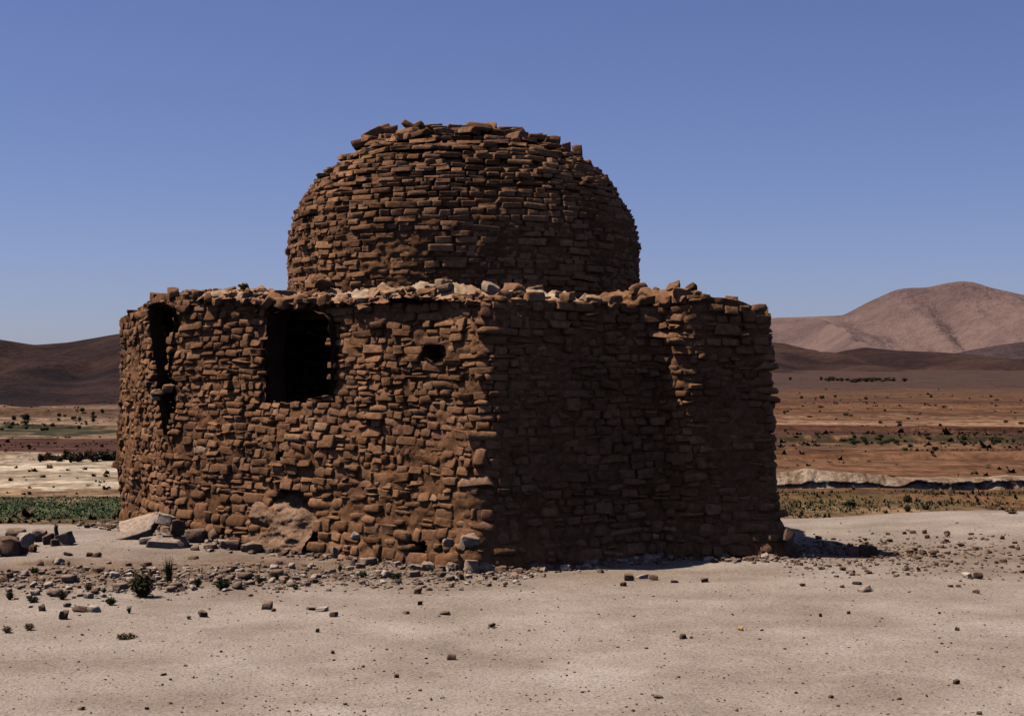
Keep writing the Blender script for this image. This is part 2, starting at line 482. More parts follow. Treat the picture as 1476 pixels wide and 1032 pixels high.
WINDOW = [(385, 581), (383, 545), (381, 505), (385, 478), (389, 452), (402, 445), (440, 446), (466, 451), (473, 462), (477, 510), (477, 548), (474, 572), (442, 577), (412, 582)]
NICHE = [(387, 800), (387, 748), (393, 722), (407, 706), (424, 704), (440, 714), (450, 735), (456, 762), (457, 800)]
CRACK = [(214, 440), (228, 436), (248, 442), (250, 470), (244, 500), (241, 530), (243, 545), (253, 548), (250, 590), (245, 615), (240, 640), (234, 625), (229, 590), (221, 572), (226, 548), (219, 500), (214, 470)]
SLOT = [(558, 430), (622, 428), (624, 434), (612, 435), (558, 434)]
POCKET = [(606, 500), (634, 497), (634, 515), (620, 522), (610, 515)]
CRACK2 = [(563, 440), (569, 441), (567, 470), (570, 500), (564, 520), (560, 498), (562, 468)]
POCKET3 = [(676, 660), (692, 656), (690, 668), (678, 672)]
POCKET4 = [(398, 655), (412, 650), (408, 672), (400, 676)]
POCKET2 = [(596, 512), (616, 520), (600, 523), (566, 517), (556, 510)]
DRAIN = [(591, 781), (612, 780), (613, 806), (593, 803)]
HOLES = [WINDOW, NICHE, CRACK, SLOT, POCKET, DRAIN, POCKET4]
def in_holes(u, v):
    r = np.zeros(np.shape(u), bool)
    for h in HOLES: r |= inpoly(u, v, h)
    return r

def batter(s, z):
    """how far the face stands in front of the plan line"""
    p, t, n = wall_at(s)
    u = CX + p[..., 0] / p[..., 1] * F
    u = np.where(np.mod(s, PER) < S_FRONT, u, 3000)
    b = .05 * fbm(np.asarray(s) * .9, z * .9, 3, 55) + .03 * (1.2 - z)
    b = b + .07 * (1.2 - z) * smooth(255, 330, u) * smooth(715, 670, u)
    inset = np.maximum(smooth(250, 190, u), smooth(PER - 1.6, PER - .8, np.mod(s, PER)))
    b = b - .12 * inset * smooth(.55, .1, z)
    v = HY - (z - CAMZ) / p[..., 1] * F
    b = b + .09 * np.exp(-((u - 440) / 55) ** 2 - ((v - 640) / 45) ** 2)       # the slumped sill
    b = b + .06 * smooth(.5, 0, z) + .10 * smooth(.55, 0, z) * smooth(1040, 1110, u) * (u < 2000)
    return b

root = bpy.data.objects.new('domed_ruin', None)
col.objects.link(root)
root.location = (-.4, 16.3, 0)
tag(root, 'ruined domed building of rough brown stone with black window hole and broken wall top', 'ruin')
bpy.context.view_layer.update()

# core: the mud mortar body behind the stones
ns, nz = int(PER / .024), 112
ss = np.linspace(0, PER, ns, endpoint=False)
zt = ztop(ss)
Zg = np.linspace(0, 1, nz)[:, None] * (zt[None] + .35) - .35
Sg = np.tile(ss, (nz, 1))
p, tg, nn = wall_at(Sg)
off = batter(Sg, Zg) - .008 + .03 * fbm(Sg * 6, Zg * 7, 4, 91) + .020 * fbm(Sg * 19, Zg * 26, 3, 94) + .03 * fbm(Sg * 1.3, Zg * 1.3, 2, 92)
Pc = np.concatenate([p + nn * off[..., None], Zg[..., None]], -1)
uu, vv = proj(Pc)
front = Sg < S_FRONT
hole = in_holes(uu, vv) & front
fq = np.zeros((nz - 1, ns), bool)
hc = hole[:-1] | hole[1:] | np.roll(hole, -1, 1)[:-1] | np.roll(hole, -1, 1)[1:]
core_f = grid_faces(nz, ns, ~hc, closed=True)
core_v = Pc.reshape(-1, 3)

# stones of the wall, course by course
def lay(sa, sb, zmax, hmean, wmean, seed, low=None, n=4):
    rg = np.random.default_rng(seed)
    C = []; 
    z = -.12
    while z < zmax + .1:
        lowz = z < .42
        h = rg.uniform(.75, 1.3) * hmean * (1.35 if lowz else 1)
        s = sa + rg.uniform(0, .1)
        while s < sb:
            wd = np.clip(rg.lognormal(math.log(wmean), .38), .06, .36) * (1.1 if lowz else 1)
            hh = h
            zz = z + h / 2
            if rg.random() < .05: hh = h * 1.8; zz += h * .4
            if rg.random() < .16:                       # two thin ones instead of one
                C.append((s + wd / 2, zz - h * .24, wd, h * .46, lowz)); C.append((s + wd / 2, zz + h * .24, wd * rg.uniform(.6, 1), h * .46, lowz))
            else:
                C.append((s + wd / 2, zz, wd, hh, lowz))
            s += wd + rg.uniform(.0, .012)
        z += h * .98
    C = np.array(C, float)
    s, z, wd, hh, lw = C.T
    z = z + .045 * fbm(s * .8, z * .5, 3, seed + 1) + .02 * fbm(s * 3.1, z * 1.5, 2, seed + 2) + rg.normal(0, .006, len(z))
    ok = z + hh * .3 < ztop(s) + rg.normal(0, .035, len(z))
    ok &= rg.random(len(z)) > .045
    # patches of fallen stones
    ok &= ~((fbm(s * 3.3, z * 4.5, 2, seed + 3) > .62))
    pr = np.concatenate([wall_at(s)[0] + wall_at(s)[2] * batter(s, z)[:, None], z[:, None]], -1)
    u, v = proj(pr)
    infront = np.mod(s, PER) < S_FRONT
    ok &= ~(in_holes(u, v) & infront)
    s, z, wd, hh, lw, u, v, infront = (a[ok] for a in (s, z, wd, hh, lw, u, v, infront))
    N = len(s)
    p, t, n_ = wall_at(s)
    out = batter(s, z) + rg.normal(0, .007, N) + np.where(rg.random(N) < .06, rg.uniform(.01, .045, N), 0)
    dep = rg.uniform(.07, .12, N)
    cen = np.concatenate([p + n_ * (out - dep * .8)[:, None], z[:, None]], -1)
    ax = np.zeros((N, 3, 3))
    ax[:, 0, :2] = t; ax[:, 1, :2] = n_; ax[:, 2, 2] = 1
    # small tilts
    r1 = rg.normal(0, .06, N); r2 = rg.normal(0, .05, N)
    a0 = ax[:, 0] + r1[:, None] * ax[:, 2] + r2[:, None] * ax[:, 1]
    a0 /= np.linalg.norm(a0, axis=1, keepdims=True)
    a1 = ax[:, 1] - r2[:, None] * ax[:, 0] + rg.normal(0.12, .06, N)[:, None] * ax[:, 2]
    a1 -= (a1 * a0).sum(1, keepdims=True) * a0; a1 /= np.linalg.norm(a1, axis=1, keepdims=True)
    a2 = np.cross(a0, a1)
    ax = np.stack([a0, a1, a2], 1)
    half = np.stack([wd * .5 * rg.uniform(.90, 1.06, N), dep, hh * .5 * rg.uniform(.84, 1.08, N)], -1)
    tone = np.clip(rg.normal(.48, .11, N) + .13 * fbm(s * 1.1, z * 1.1, 2, seed + 5) + np.where(rg.random(N) < .012, .2, 0), 0, 1)
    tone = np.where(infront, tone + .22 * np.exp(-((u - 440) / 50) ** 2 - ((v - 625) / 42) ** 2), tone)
    rnd = np.where(lw > 0, rg.uniform(.25, .75, N), rg.uniform(.05, .42, N))
    return stones(cen, ax, half, rnd, np.clip(tone, 0, 1), n, .08, rg, .06)

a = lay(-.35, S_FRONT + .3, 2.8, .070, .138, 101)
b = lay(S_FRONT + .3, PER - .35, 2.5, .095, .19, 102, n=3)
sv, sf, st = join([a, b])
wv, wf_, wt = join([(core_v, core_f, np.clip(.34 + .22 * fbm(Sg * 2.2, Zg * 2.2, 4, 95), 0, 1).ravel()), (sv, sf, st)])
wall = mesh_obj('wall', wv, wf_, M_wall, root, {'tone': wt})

# reveals: the thickness of the wall inside every opening
pa, pb = plan[1], plan[2]
tB = (pb - pa) / np.linalg.norm(pb - pa); nB = np.array([tB[1], -tB[0]])
def on_B(u, v, out=0.0):
    dirx = (u - CX) / F
    p0 = pa + nB * out
    y = (p0 @ nB) / (dirx * nB[0] + nB[1])
    return np.array([dirx * y, y, CAMZ + (HY - v) / F * y])
def reveal(poly, depth, seed):
    pts = []
    n = len(poly)
    for i in range(n):
        (u0, v0), (u1, v1) = poly[i], poly[(i + 1) % n]
        m = max(2, int(math.hypot(u1 - u0, v1 - v0) / 5))
        for k in range(m): pts.append((u0 + (u1 - u0) * k / m, v0 + (v1 - v0) * k / m))
    B = np.array([on_B(u, v) for u, v in pts])
    c = B.mean(0)
    rows = []
    for j, dd in enumerate(np.linspace(-.02, depth, 9)):
        q = B + (B - c) * (-.02 + .04 * vn(np.arange(len(B)) * .45, np.full(len(B), j * .8), seed))[:, None]
        q[:, :2] -= nB * (dd + .03)
        rows.append(q)
    V = np.concatenate(rows)
    return V, grid_faces(9, len(B), closed=True), np.full(len(V), .3)
win = mesh_obj('window', *reveal(WINDOW, .2, 5)[:2], M_mortar_shade, root)
tag(win, 'unglazed round-topped window opening, black inside')
for i, (h, dpt) in enumerate(((CRACK, .14), (SLOT, .12), (POCKET, .14), (DRAIN, .16), (POCKET4, .12))):
    mesh_obj('wall_cavity', *reveal(h, dpt, 8 + i)[:2], M_mortar_shade, root)

# blocked arched niche low in the lit wall
nr_, nc_ = 60, 46
U, Vv = np.meshgrid(np.linspace(380, 464, nc_), np.linspace(700, 806, nr_))
Pn = np.array([[on_B(U[i, j], Vv[i, j]) for j in range(nc_)] for i in range(nr_)])
rec = .05 + .26 * smooth(740, 706, Vv + .25 * (430 - U)) * (.6 + .6 * smooth(400, 450, U)) + .10 * smooth(440, 456, U) * smooth(790, 760, Vv) - .07 * smooth(750, 800, Vv) - .075 * smooth(718, 752, Vv + .3 * (430 - U)) - .095 * (1.2 - Pn[..., 2]) + .05 * fbm(U * .07, Vv * .07, 4, 12) + .025 * np.abs(fbm(U * .2, Vv * .2, 2, 14)) - .05
Pn[..., 0] -= nB[0] * rec; Pn[..., 1] -= nB[1] * rec
niche = mesh_obj('niche', *reveal(NICHE, .3, 22)[:2], M_mortar_shade, root)
mesh_obj('infill', Pn.reshape(-1, 3), grid_faces(nr_, nc_), M_fill, niche)
niche.children[0].matrix_parent_inverse = niche.matrix_world.inverted()

# two pale blocks and a stub bridging the corner crack
pc = [on_B(u, v, .0) for u, v in ((226, 567), (243, 560), (222, 574))]
v_, f_, t_ = stones(np.array(pc) + np.array([0, .05, 0]), rand_rot(3, np.random.default_rng(3), .15),
                    np.array([[.07, .06, .03], [.05, .06, .04], [.05, .05, .025]]), [.3, .4, .3], [.85, .7, .97], 4)
mesh_obj('bonding_stone', v_, f_, M_wall, root, {'tone': t_})

# ---- dome
DC = np.array([(669 - CX) / F * 16.55, 16.55])
PROF = [(450, 255), (412, 254), (360, 252), (338, 250), (326, 246), (310, 240), (290, 230), (270, 218), (255, 204), (240, 184), (228, 165), (218, 145), (211, 125), (207, 100), (205, 60), (204, 0)]
pz = np.array([CAMZ + (HY - v) / F * 16.55 for v, _ in PROF]); prr = np.array([h / F * 16.5 for _, h in PROF])
def rad(z): return np.interp(z, pz, prr)
ZD0, ZD1 = 2.2, pz[-1]
zz = np.concatenate([np.linspace(ZD0, pz[-4], 110), np.linspace(pz[-4], ZD1, 8)[1:]])
th = np.linspace(0, 2 * math.pi, 460, endpoint=False)
TH, ZZ = np.meshgrid(th, zz)
rr = np.maximum(rad(ZZ) - .016 - .06 * smooth(3.1, 3.8, ZZ) + .03 * fbm(TH * 12, ZZ * 6, 3, 33) + .022 * fbm(TH * 34, ZZ * 30, 3, 34), .001)
dv = np.stack([DC[0] + rr * np.cos(TH), DC[1] + rr * np.sin(TH), ZZ - .03], -1).reshape(-1, 3)
df = grid_faces(len(zz), len(th), closed=True)
rg = np.random.default_rng(500)
C = []
z = ZD0
while z < ZD1 - .02:
    h = rg.uniform(.042, .066) if z < 3.3 else rg.uniform(.036, .056)
    r = rad(z + h / 2)
    if r < .12: break
    a = rg.uniform(0, .3); a_end = a + 2 * math.pi
    ztilt = rg.uniform(-.02, .02); zph = rg.uniform(0, 6.28)
    while a < a_end:
        wd = np.clip(rg.lognormal(math.log(.15), .36), .06, .32)
        C.append((a + wd / 2 / r, z + h / 2 + ztilt * math.sin(a + zph), wd, h, r)); a += (wd + rg.uniform(0, .012)) / r
    z += h
C = np.array(C); an, z, wd, hh, r = C.T
up = smooth(3.3, 4.1, z)
keep = rg.random(len(an)) > .04 + .13 * up
keep &= fbm(an * 6, z * 5, 2, 71) < .66 - .16 * up
an, z, wd, hh, r, up = (q[keep] for q in (an, z, wd, hh, r, up))
N = len(an)
dep = rg.uniform(.09, .15, N) + .06 * up
ro = r + rg.normal(0, .007, N) + np.where(rg.random(N) < .05 + .12 * up, rg.uniform(0, .045, N), 0) + up * rg.normal(0, .014, N) + .025 * fbm(an * 3, z * 2.5, 2, 72)
cen = np.stack([DC[0] + (ro - dep) * np.cos(an), DC[1] + (ro - dep) * np.sin(an), z + rg.normal(0, .005, N) + up * rg.normal(0, .01, N)], -1)
yaw = an + rg.normal(0, .05 + .05 * up, N); pit = rg.normal(-.01, .03, N) - .03 * up ; roll = rg.normal(0, .035 + .05 * up, N)
nrm = np.stack([np.cos(yaw), np.sin(yaw), pit], -1); nrm /= np.linalg.norm(nrm, axis=1, keepdims=True)
tx = np.stack([-np.sin(yaw), np.cos(yaw), roll], -1); tx -= (tx * nrm).sum(1, keepdims=True) * nrm; tx /= np.linalg.norm(tx, axis=1, keepdims=True)
ax = np.stack([tx, nrm, np.cross(tx, nrm)], 1)
half = np.stack([wd / 2 * rg.uniform(.88, 1, N), dep, hh / 2 * (rg.uniform(.78, 1, N) * up + rg.uniform(.90, 1.08, N) * (1 - up))], -1)
tone = np.clip(rg.normal(.50, .10, N) + .1 * fbm(an * 4, z * 2, 2, 73) + np.where(rg.random(N) < .01 + .03 * up, .25, 0), 0, 1)
d1 = stones(cen, ax, half, rg.uniform(.0, .14, N), tone, 4, .05, rg, .045)
# loose bricks on the broken crown
M_ = 170
aa = rg.uniform(0, 6.28, M_); r2 = np.sqrt(rg.uniform(0, 1, M_)) * 1.0
cen = np.stack([DC[0] + r2 * np.cos(aa), DC[1] + r2 * np.sin(aa), np.interp(-r2, -prr[::-1][::-1], pz) if False else np.interp(r2, prr[::-1], pz[::-1]) + rg.uniform(-.02, .035, M_)], -1)
half = np.stack([rg.uniform(.06, .16, M_), rg.uniform(.045, .09, M_), rg.uniform(.022, .04, M_)], -1)
d2 = stones(cen, rand_rot(M_, rg, .16), half, rg.uniform(.02, .2, M_), np.clip(rg.normal(.5, .2, M_), 0, 1), 4, .07, rg)
# the bricks one sees standing against the sky
ex = [(542, 192, .13, .05, .5), (560, 190, .10, .05, .15), (592, 183, .10, .03, -.55), (604, 181, .06, .03, .6), (622, 187, .12, .04, .1), (640, 188, .13, .035, .0), (662, 187, .14, .035, -.15),
      (690, 184, .15, .035, -.1), (708, 185, .06, .05, 0), (735, 189, .12, .035, 0), (722, 196, .14, .05, .1), (740, 196, .10, .07, 0), (770, 200, .09, .04, .1), (790, 203, .05, .04, .2), (800, 204, .06, .05, -.1),
      (520, 208, .09, .045, .3), (505, 228, .08, .04, .2), (700, 192, .2, .03, .05), (610, 252, .13, .045, .15), (815, 214, .05, .05, .2), (832, 218, .05, .06, .1)]
ec = []; ea = []; eh = []
for (u, v, hw, hz, ti) in ex:
    hx = abs(u - 669) / F * 16.55
    zq = CAMZ + (HY - v) / F * 16.2
    rq = max(rad(zq), .3); y = 16.55 - math.sqrt(max(rq * rq - hx * hx, .01)) * (.75 if v < 210 else .97)
    ec.append(((u - CX) / F * y, y, CAMZ + (HY - v) / F * y))
    ea.append([[math.cos(ti), 0, math.sin(ti)], [0, 1, 0], [-math.sin(ti), 0, math.cos(ti)]]); eh.append((hw, .1, hz))
d3 = stones(np.array(ec), np.array(ea), np.array(eh), [.25] * len(ec), np.clip(rg.normal(.5, .15, len(ec)), 0, .8), 4, .08, rg)
allv, allf, allt = join([(dv, df, np.full(len(dv), .2)), d1, d2, d3])
mesh_obj('dome', allv, allf, M_dome, root, {'tone': allt})

# ---- roof between wall top and dome: slumped mud crust with rubble
nt = 60
ss2 = np.linspace(0, PER, 1200, endpoint=False)
pw, tw, nw = wall_at(ss2)
zt2 = ztop(ss2)
dirv = pw - DC; dl = np.linalg.norm(dirv, axis=1)
inner = DC + dirv / dl[:, None] * 1.70
Tt = np.linspace(0, 1, nt)[:, None]
Px = (pw - nw * .03)[None] * (1 - Tt[..., None]) + inner[None] * Tt[..., None]
uw = CX + pw[:, 0] / pw[:, 1] * F
fr = ss2 < S_FRONT
rise = np.where(fr, np.interp(uw, [160, 240, 300, 560, 600, 740, 760, 870, 890, 940, 1000, 1120], [.02, .07, .09, .11, .13, .13, .13, .09, .02, .0, .12, .0]), .0)
dist = np.linalg.norm(Px - pw[None], axis=-1)
prof = smooth(0, .32, dist)
lump = .06 * fbm(Px[..., 0] * 3.5, Px[..., 1] * 3.5, 4, 51) + .07 * np.maximum(fbm(Px[..., 0] * 6, Px[..., 1] * 6, 4, 52), -.1) + .03 * fbm(Px[..., 0] * 16, Px[..., 1] * 16, 3, 54)
Zr = zt2[None] - .03 + rise[None] * prof + lump * smooth(-.1, .15, dist) - .02
rv = np.concatenate([Px, Zr[..., None]], -1)
roof_f = grid_faces(nt, len(ss2), closed=True)
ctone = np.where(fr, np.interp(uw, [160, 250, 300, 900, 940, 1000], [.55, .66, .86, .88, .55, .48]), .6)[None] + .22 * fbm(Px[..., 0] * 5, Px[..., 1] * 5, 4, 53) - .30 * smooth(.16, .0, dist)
M_ = 380
k = rg.integers(0, int(len(ss2) * S_FRONT / PER) + 20, M_); j = np.minimum((2 + rg.exponential(8, M_)).astype(int), nt - 1)
cen = rv[j, k % len(ss2)] + np.stack([rg.normal(0, .02, M_), rg.normal(0, .02, M_), rg.uniform(-.02, .03, M_)], -1)
sz = np.clip(rg.lognormal(math.log(.032), .5, M_), .012, .075)
half = np.stack([sz * rg.uniform(.8, 1.5, M_), sz * rg.uniform(.7, 1.2, M_), sz * rg.uniform(.4, .9, M_)], -1)
rb = stones(cen, rand_rot(M_, rg, .35), half, rg.uniform(.1, .6, M_), np.clip(ctone[j, k % len(ss2)] + rg.normal(-.06, .13, M_), 0, .93), 4, .16, rg)
rb = join([(rv.reshape(-1, 3), roof_f[:, ::-1], np.clip(ctone, 0, 1).ravel()), rb])
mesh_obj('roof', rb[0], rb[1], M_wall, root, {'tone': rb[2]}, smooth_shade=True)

# ------------------------------------------------------------------ loose stones: each a thing
HITY = np.concatenate([np.arange(6.5, 22, .01), geo(22., 1240, .0006)])
def ground_hit(u, v):
    """point of the ground seen at a photo pixel"""
    dx, dz = (u - CX) / F, (HY - v) / F
    y = HITY
    d_ = gh(dx * y, y) - (CAMZ + dz * y)
    i = int(np.argmax(d_ > 0))
    return np.array([dx * y[i], y[i], float(gh(dx * y[i], y[i]))])
STN = [0]
def stone(u, v, wpx, hpx, tone, label, name='stone', cat='stone', group=None, rnd=.45, rough=.17, yaw=None, tilt=.1, pitch=0.0, sink=.18, depth=.8, d=None, lift=0, n=6):
    STN[0] += 1
    rg = np.random.default_rng(9000 + STN[0])
    if d is None: P = ground_hit(u, v)
    else: P = W(u, v, d)
    s = P[1] / F
    hw, hz = wpx * s / 2, hpx * s / 2
    P = P + np.array([0, hw * depth * .6, 0])
    yaw = rg.uniform(-.5, .5) if yaw is None else yaw
    A = np.array([[math.cos(yaw), math.sin(yaw), 0], [-math.sin(yaw), math.cos(yaw), 0], [0, 0, 1.]])
    tl = rg.normal(0, tilt) if tilt < 1 else tilt - 1
    B = np.array([[math.cos(tl), 0, math.sin(tl)], [0, 1, 0], [-math.sin(tl), 0, math.cos(tl)]])
    Pm = np.array([[1, 0, 0], [0, math.cos(pitch), math.sin(pitch)], [0, -math.sin(pitch), math.cos(pitch)]])
    A = B @ Pm @ A
    hz *= 1 / (1 - sink * .5)
    v_, f_, t_ = stones(np.array([[0, 0, hz * (1 - sink)]]), A[None], np.array([[hw, hw * depth, hz]]), [rnd], [tone], n, rough, rg)
    o = mesh_obj(name, v_, f_, M_rock, None, {'tone': t_})
    P[2] += lift
    o.location = tuple(map(float, P))
    return tag(o, label, cat, group)

PILE = 'boulders in the pile at the left edge'
stone(10, 802, 34, 27, .3, 'largest dark boulder of the pile at the left edge', 'boulder', 'boulder', PILE, .55)
stone(37, 789, 21, 22, .8, 'pale rounded boulder in the pile at the left edge', 'boulder', 'boulder', PILE, .8)
stone(54, 781, 19, 17, .55, 'grey boulder at the back of the left-edge pile beside the pale round one', 'boulder', 'boulder', PILE, .6)
stone(33, 799, 13, 11, .25, 'small dark stone in front of the pale rounded boulder', 'stone', 'stone', PILE)
stone(47, 796, 11, 10, .2, 'small dark stone at the right foot of the pale rounded boulder', 'stone', 'stone', PILE)
stone(68, 785, 16, 15, .38, 'brown boulder left of the dark upright stump', 'boulder', 'boulder', PILE, .5)
stone(78, 787, 11, 10, .3, 'small brown stone at the foot of the upright stump', 'stone', 'stone', PILE)
stone(92, 786, 21, 16, .62, 'wedge-shaped boulder with a pale sloping top at the right end of the left pile', 'boulder', 'boulder', PILE, .15, tilt=1.35)
stone(20, 776, 26, 14, .6, 'pale low boulder at the back of the left-edge pile', 'boulder', 'boulder', PILE, .5)
# upright stump behind the pile
P = ground_hit(82, 783)
k = 14; hgt = .17
rings = []
for i, zz_ in enumerate(np.linspace(-.03, hgt, 9)):
    a_ = np.linspace(0, 2 * math.pi, k, endpoint=False)
    r_ = (.024 - .006 * i / 8) * (1 + .18 * vn(a_ * 2, a_ * 0 + i * .3, 4))
    rings.append(np.stack([r_ * np.cos(a_) + .008 * math.sin(i * .7), r_ * np.sin(a_), np.full(k, zz_) + .006 * np.sin(a_ * 3)], -1))
sv_ = np.concatenate(rings + [np.array([[.004, 0, hgt - .01]])])
sf_ = [tuple(map(int, f)) for f in grid_faces(9, k, closed=True)] + [(8 * k + i, 8 * k + (i + 1) % k, 9 * k) for i in range(k)]
M_wood = m_earth('weathered wood', (.025, .016, .012), (.06, .04, .03), 30)
o = mesh_obj('wooden_stump', sv_, sf_, M_wood); o.location = tuple(map(float, P))
tag(o, 'short dark upright stump standing among the boulders at the left edge', 'stump')

FT = 'fallen stones at the foot of the lit wall'
stone(202, 777, 58, 13, .74, 'large pale slab leaning against the left corner of the ruin', 'slab', 'slab', FT, .12, tilt=1.36, depth=.75, yaw=.15, pitch=.6, lift=.06)
stone(238, 790, 54, 13, .72, 'flat pale rectangular slab lying at the left foot of the wall', 'slab', 'slab', FT, .06, rough=.06, tilt=.02, yaw=-.05, depth=.6, pitch=.22)
stone(212, 784, 26, 9, .8, 'thin pale slab wedged under the leaning slab', 'slab', 'slab', FT, .15, rough=.08)
stone(237, 757, 28, 16, .85, 'pale angular block perched above the leaning slab', 'block', 'stone', FT, .2, d=14.95)
stone(256, 768, 22, 18, .38, 'brown cube-like boulder standing beside the leaning slab', 'boulder', 'boulder', FT, .5, d=14.9)
stone(279, 782, 30, 18, .45, 'squat rounded brown boulder behind the flat slab', 'boulder', 'boulder', FT, .6)
stone(309, 780, 20, 17, .42, 'egg-shaped boulder second along the wall foot from the flat slab', 'boulder', 'boulder', FT, .8)
stone(345, 783, 30, 16, .5, 'wide brown boulder at the wall foot left of the niche', 'boulder', 'boulder', FT, .65)
stone(331, 792, 26, 13, .48, 'low oblong boulder lying in front of the wide brown boulder', 'boulder', 'boulder', FT, .5)
stone(362, 796, 30, 13, .55, 'long low stone just left of the niche foot', 'boulder', 'boulder', FT, .45)
stone(448, 797, 16, 12, .72, 'pale block at the right foot of the niche', 'block', 'stone', FT, .3)
stone(437, 788, 18, 9, .66, 'thin flat stone lying across the niche foot', 'stone', 'stone', FT, .3)
stone(468, 794, 22, 22, .5, 'tall tan boulder right of the niche', 'boulder', 'boulder', FT, .45)
stone(487, 804, 22, 14, .6, 'broad pale stone in front of the tall tan boulder', 'stone', 'stone', FT, .5)
stone(512, 777, 11, 10, .85, 'small pale round cobble in the wall foot', 'cobble', 'stone', FT, .9, d=13.8)
stone(508, 795, 22, 10, .5, 'flat brown stone in the pile mid-way along the wall foot', 'stone', 'stone', FT, .4)
stone(546, 808, 42, 11, .7, 'long pale stone lying flat in front of the wall', 'boulder', 'boulder', FT, .4, tilt=.02, depth=.35)
stone(630, 806, 15, 20, .62, 'upright block with a pale top near the drain hole', 'block', 'stone', FT, .3)
stone(646, 788, 16, 12, .7, 'pale angular stone sitting above the upright block', 'stone', 'stone', FT, .35, d=13.25)
stone(676, 790, 26, 18, .62, 'jagged pale stone at the dark corner of the wall', 'stone', 'stone', FT, .2, d=13.05, rough=.22)
stone(622, 816, 24, 8, .66, 'thin slab lying before the upright block', 'slab', 'slab', FT, .2)
stone(648, 818, 20, 10, .74, 'wedge of pale stone right of the thin slab', 'stone', 'stone', FT, .25)
stone(600, 821, 20, 7, .55, 'flat stone lying left of the thin slab', 'stone', 'stone', FT, .3)
stone(681, 826, 26, 19, .6, 'large pale boulder at the near corner, left of the two', 'boulder', 'boulder', FT, .65)
stone(701, 826, 24, 15, .62, 'large pale boulder at the near corner, right of the two', 'boulder', 'boulder', FT, .6)
stone(1252, 801, 27, 14, .1, 'dark squared block at the tip of the shadow', 'block', 'stone', None, .2, rough=.1)
stone(1233, 801, 20, 10, .3, 'brown stone leaning on the block at the shadow tip', 'stone', 'stone', None, .35)
stone(1137, 778, 16, 14, .3, 'dark stone stuck to the right corner of the ruin', 'stone', 'stone', None, .4, d=14.1)
stone(1140, 803, 26, 22, .25, 'dark boulder at the shaded right foot of the ruin', 'boulder', 'boulder', None, .5)

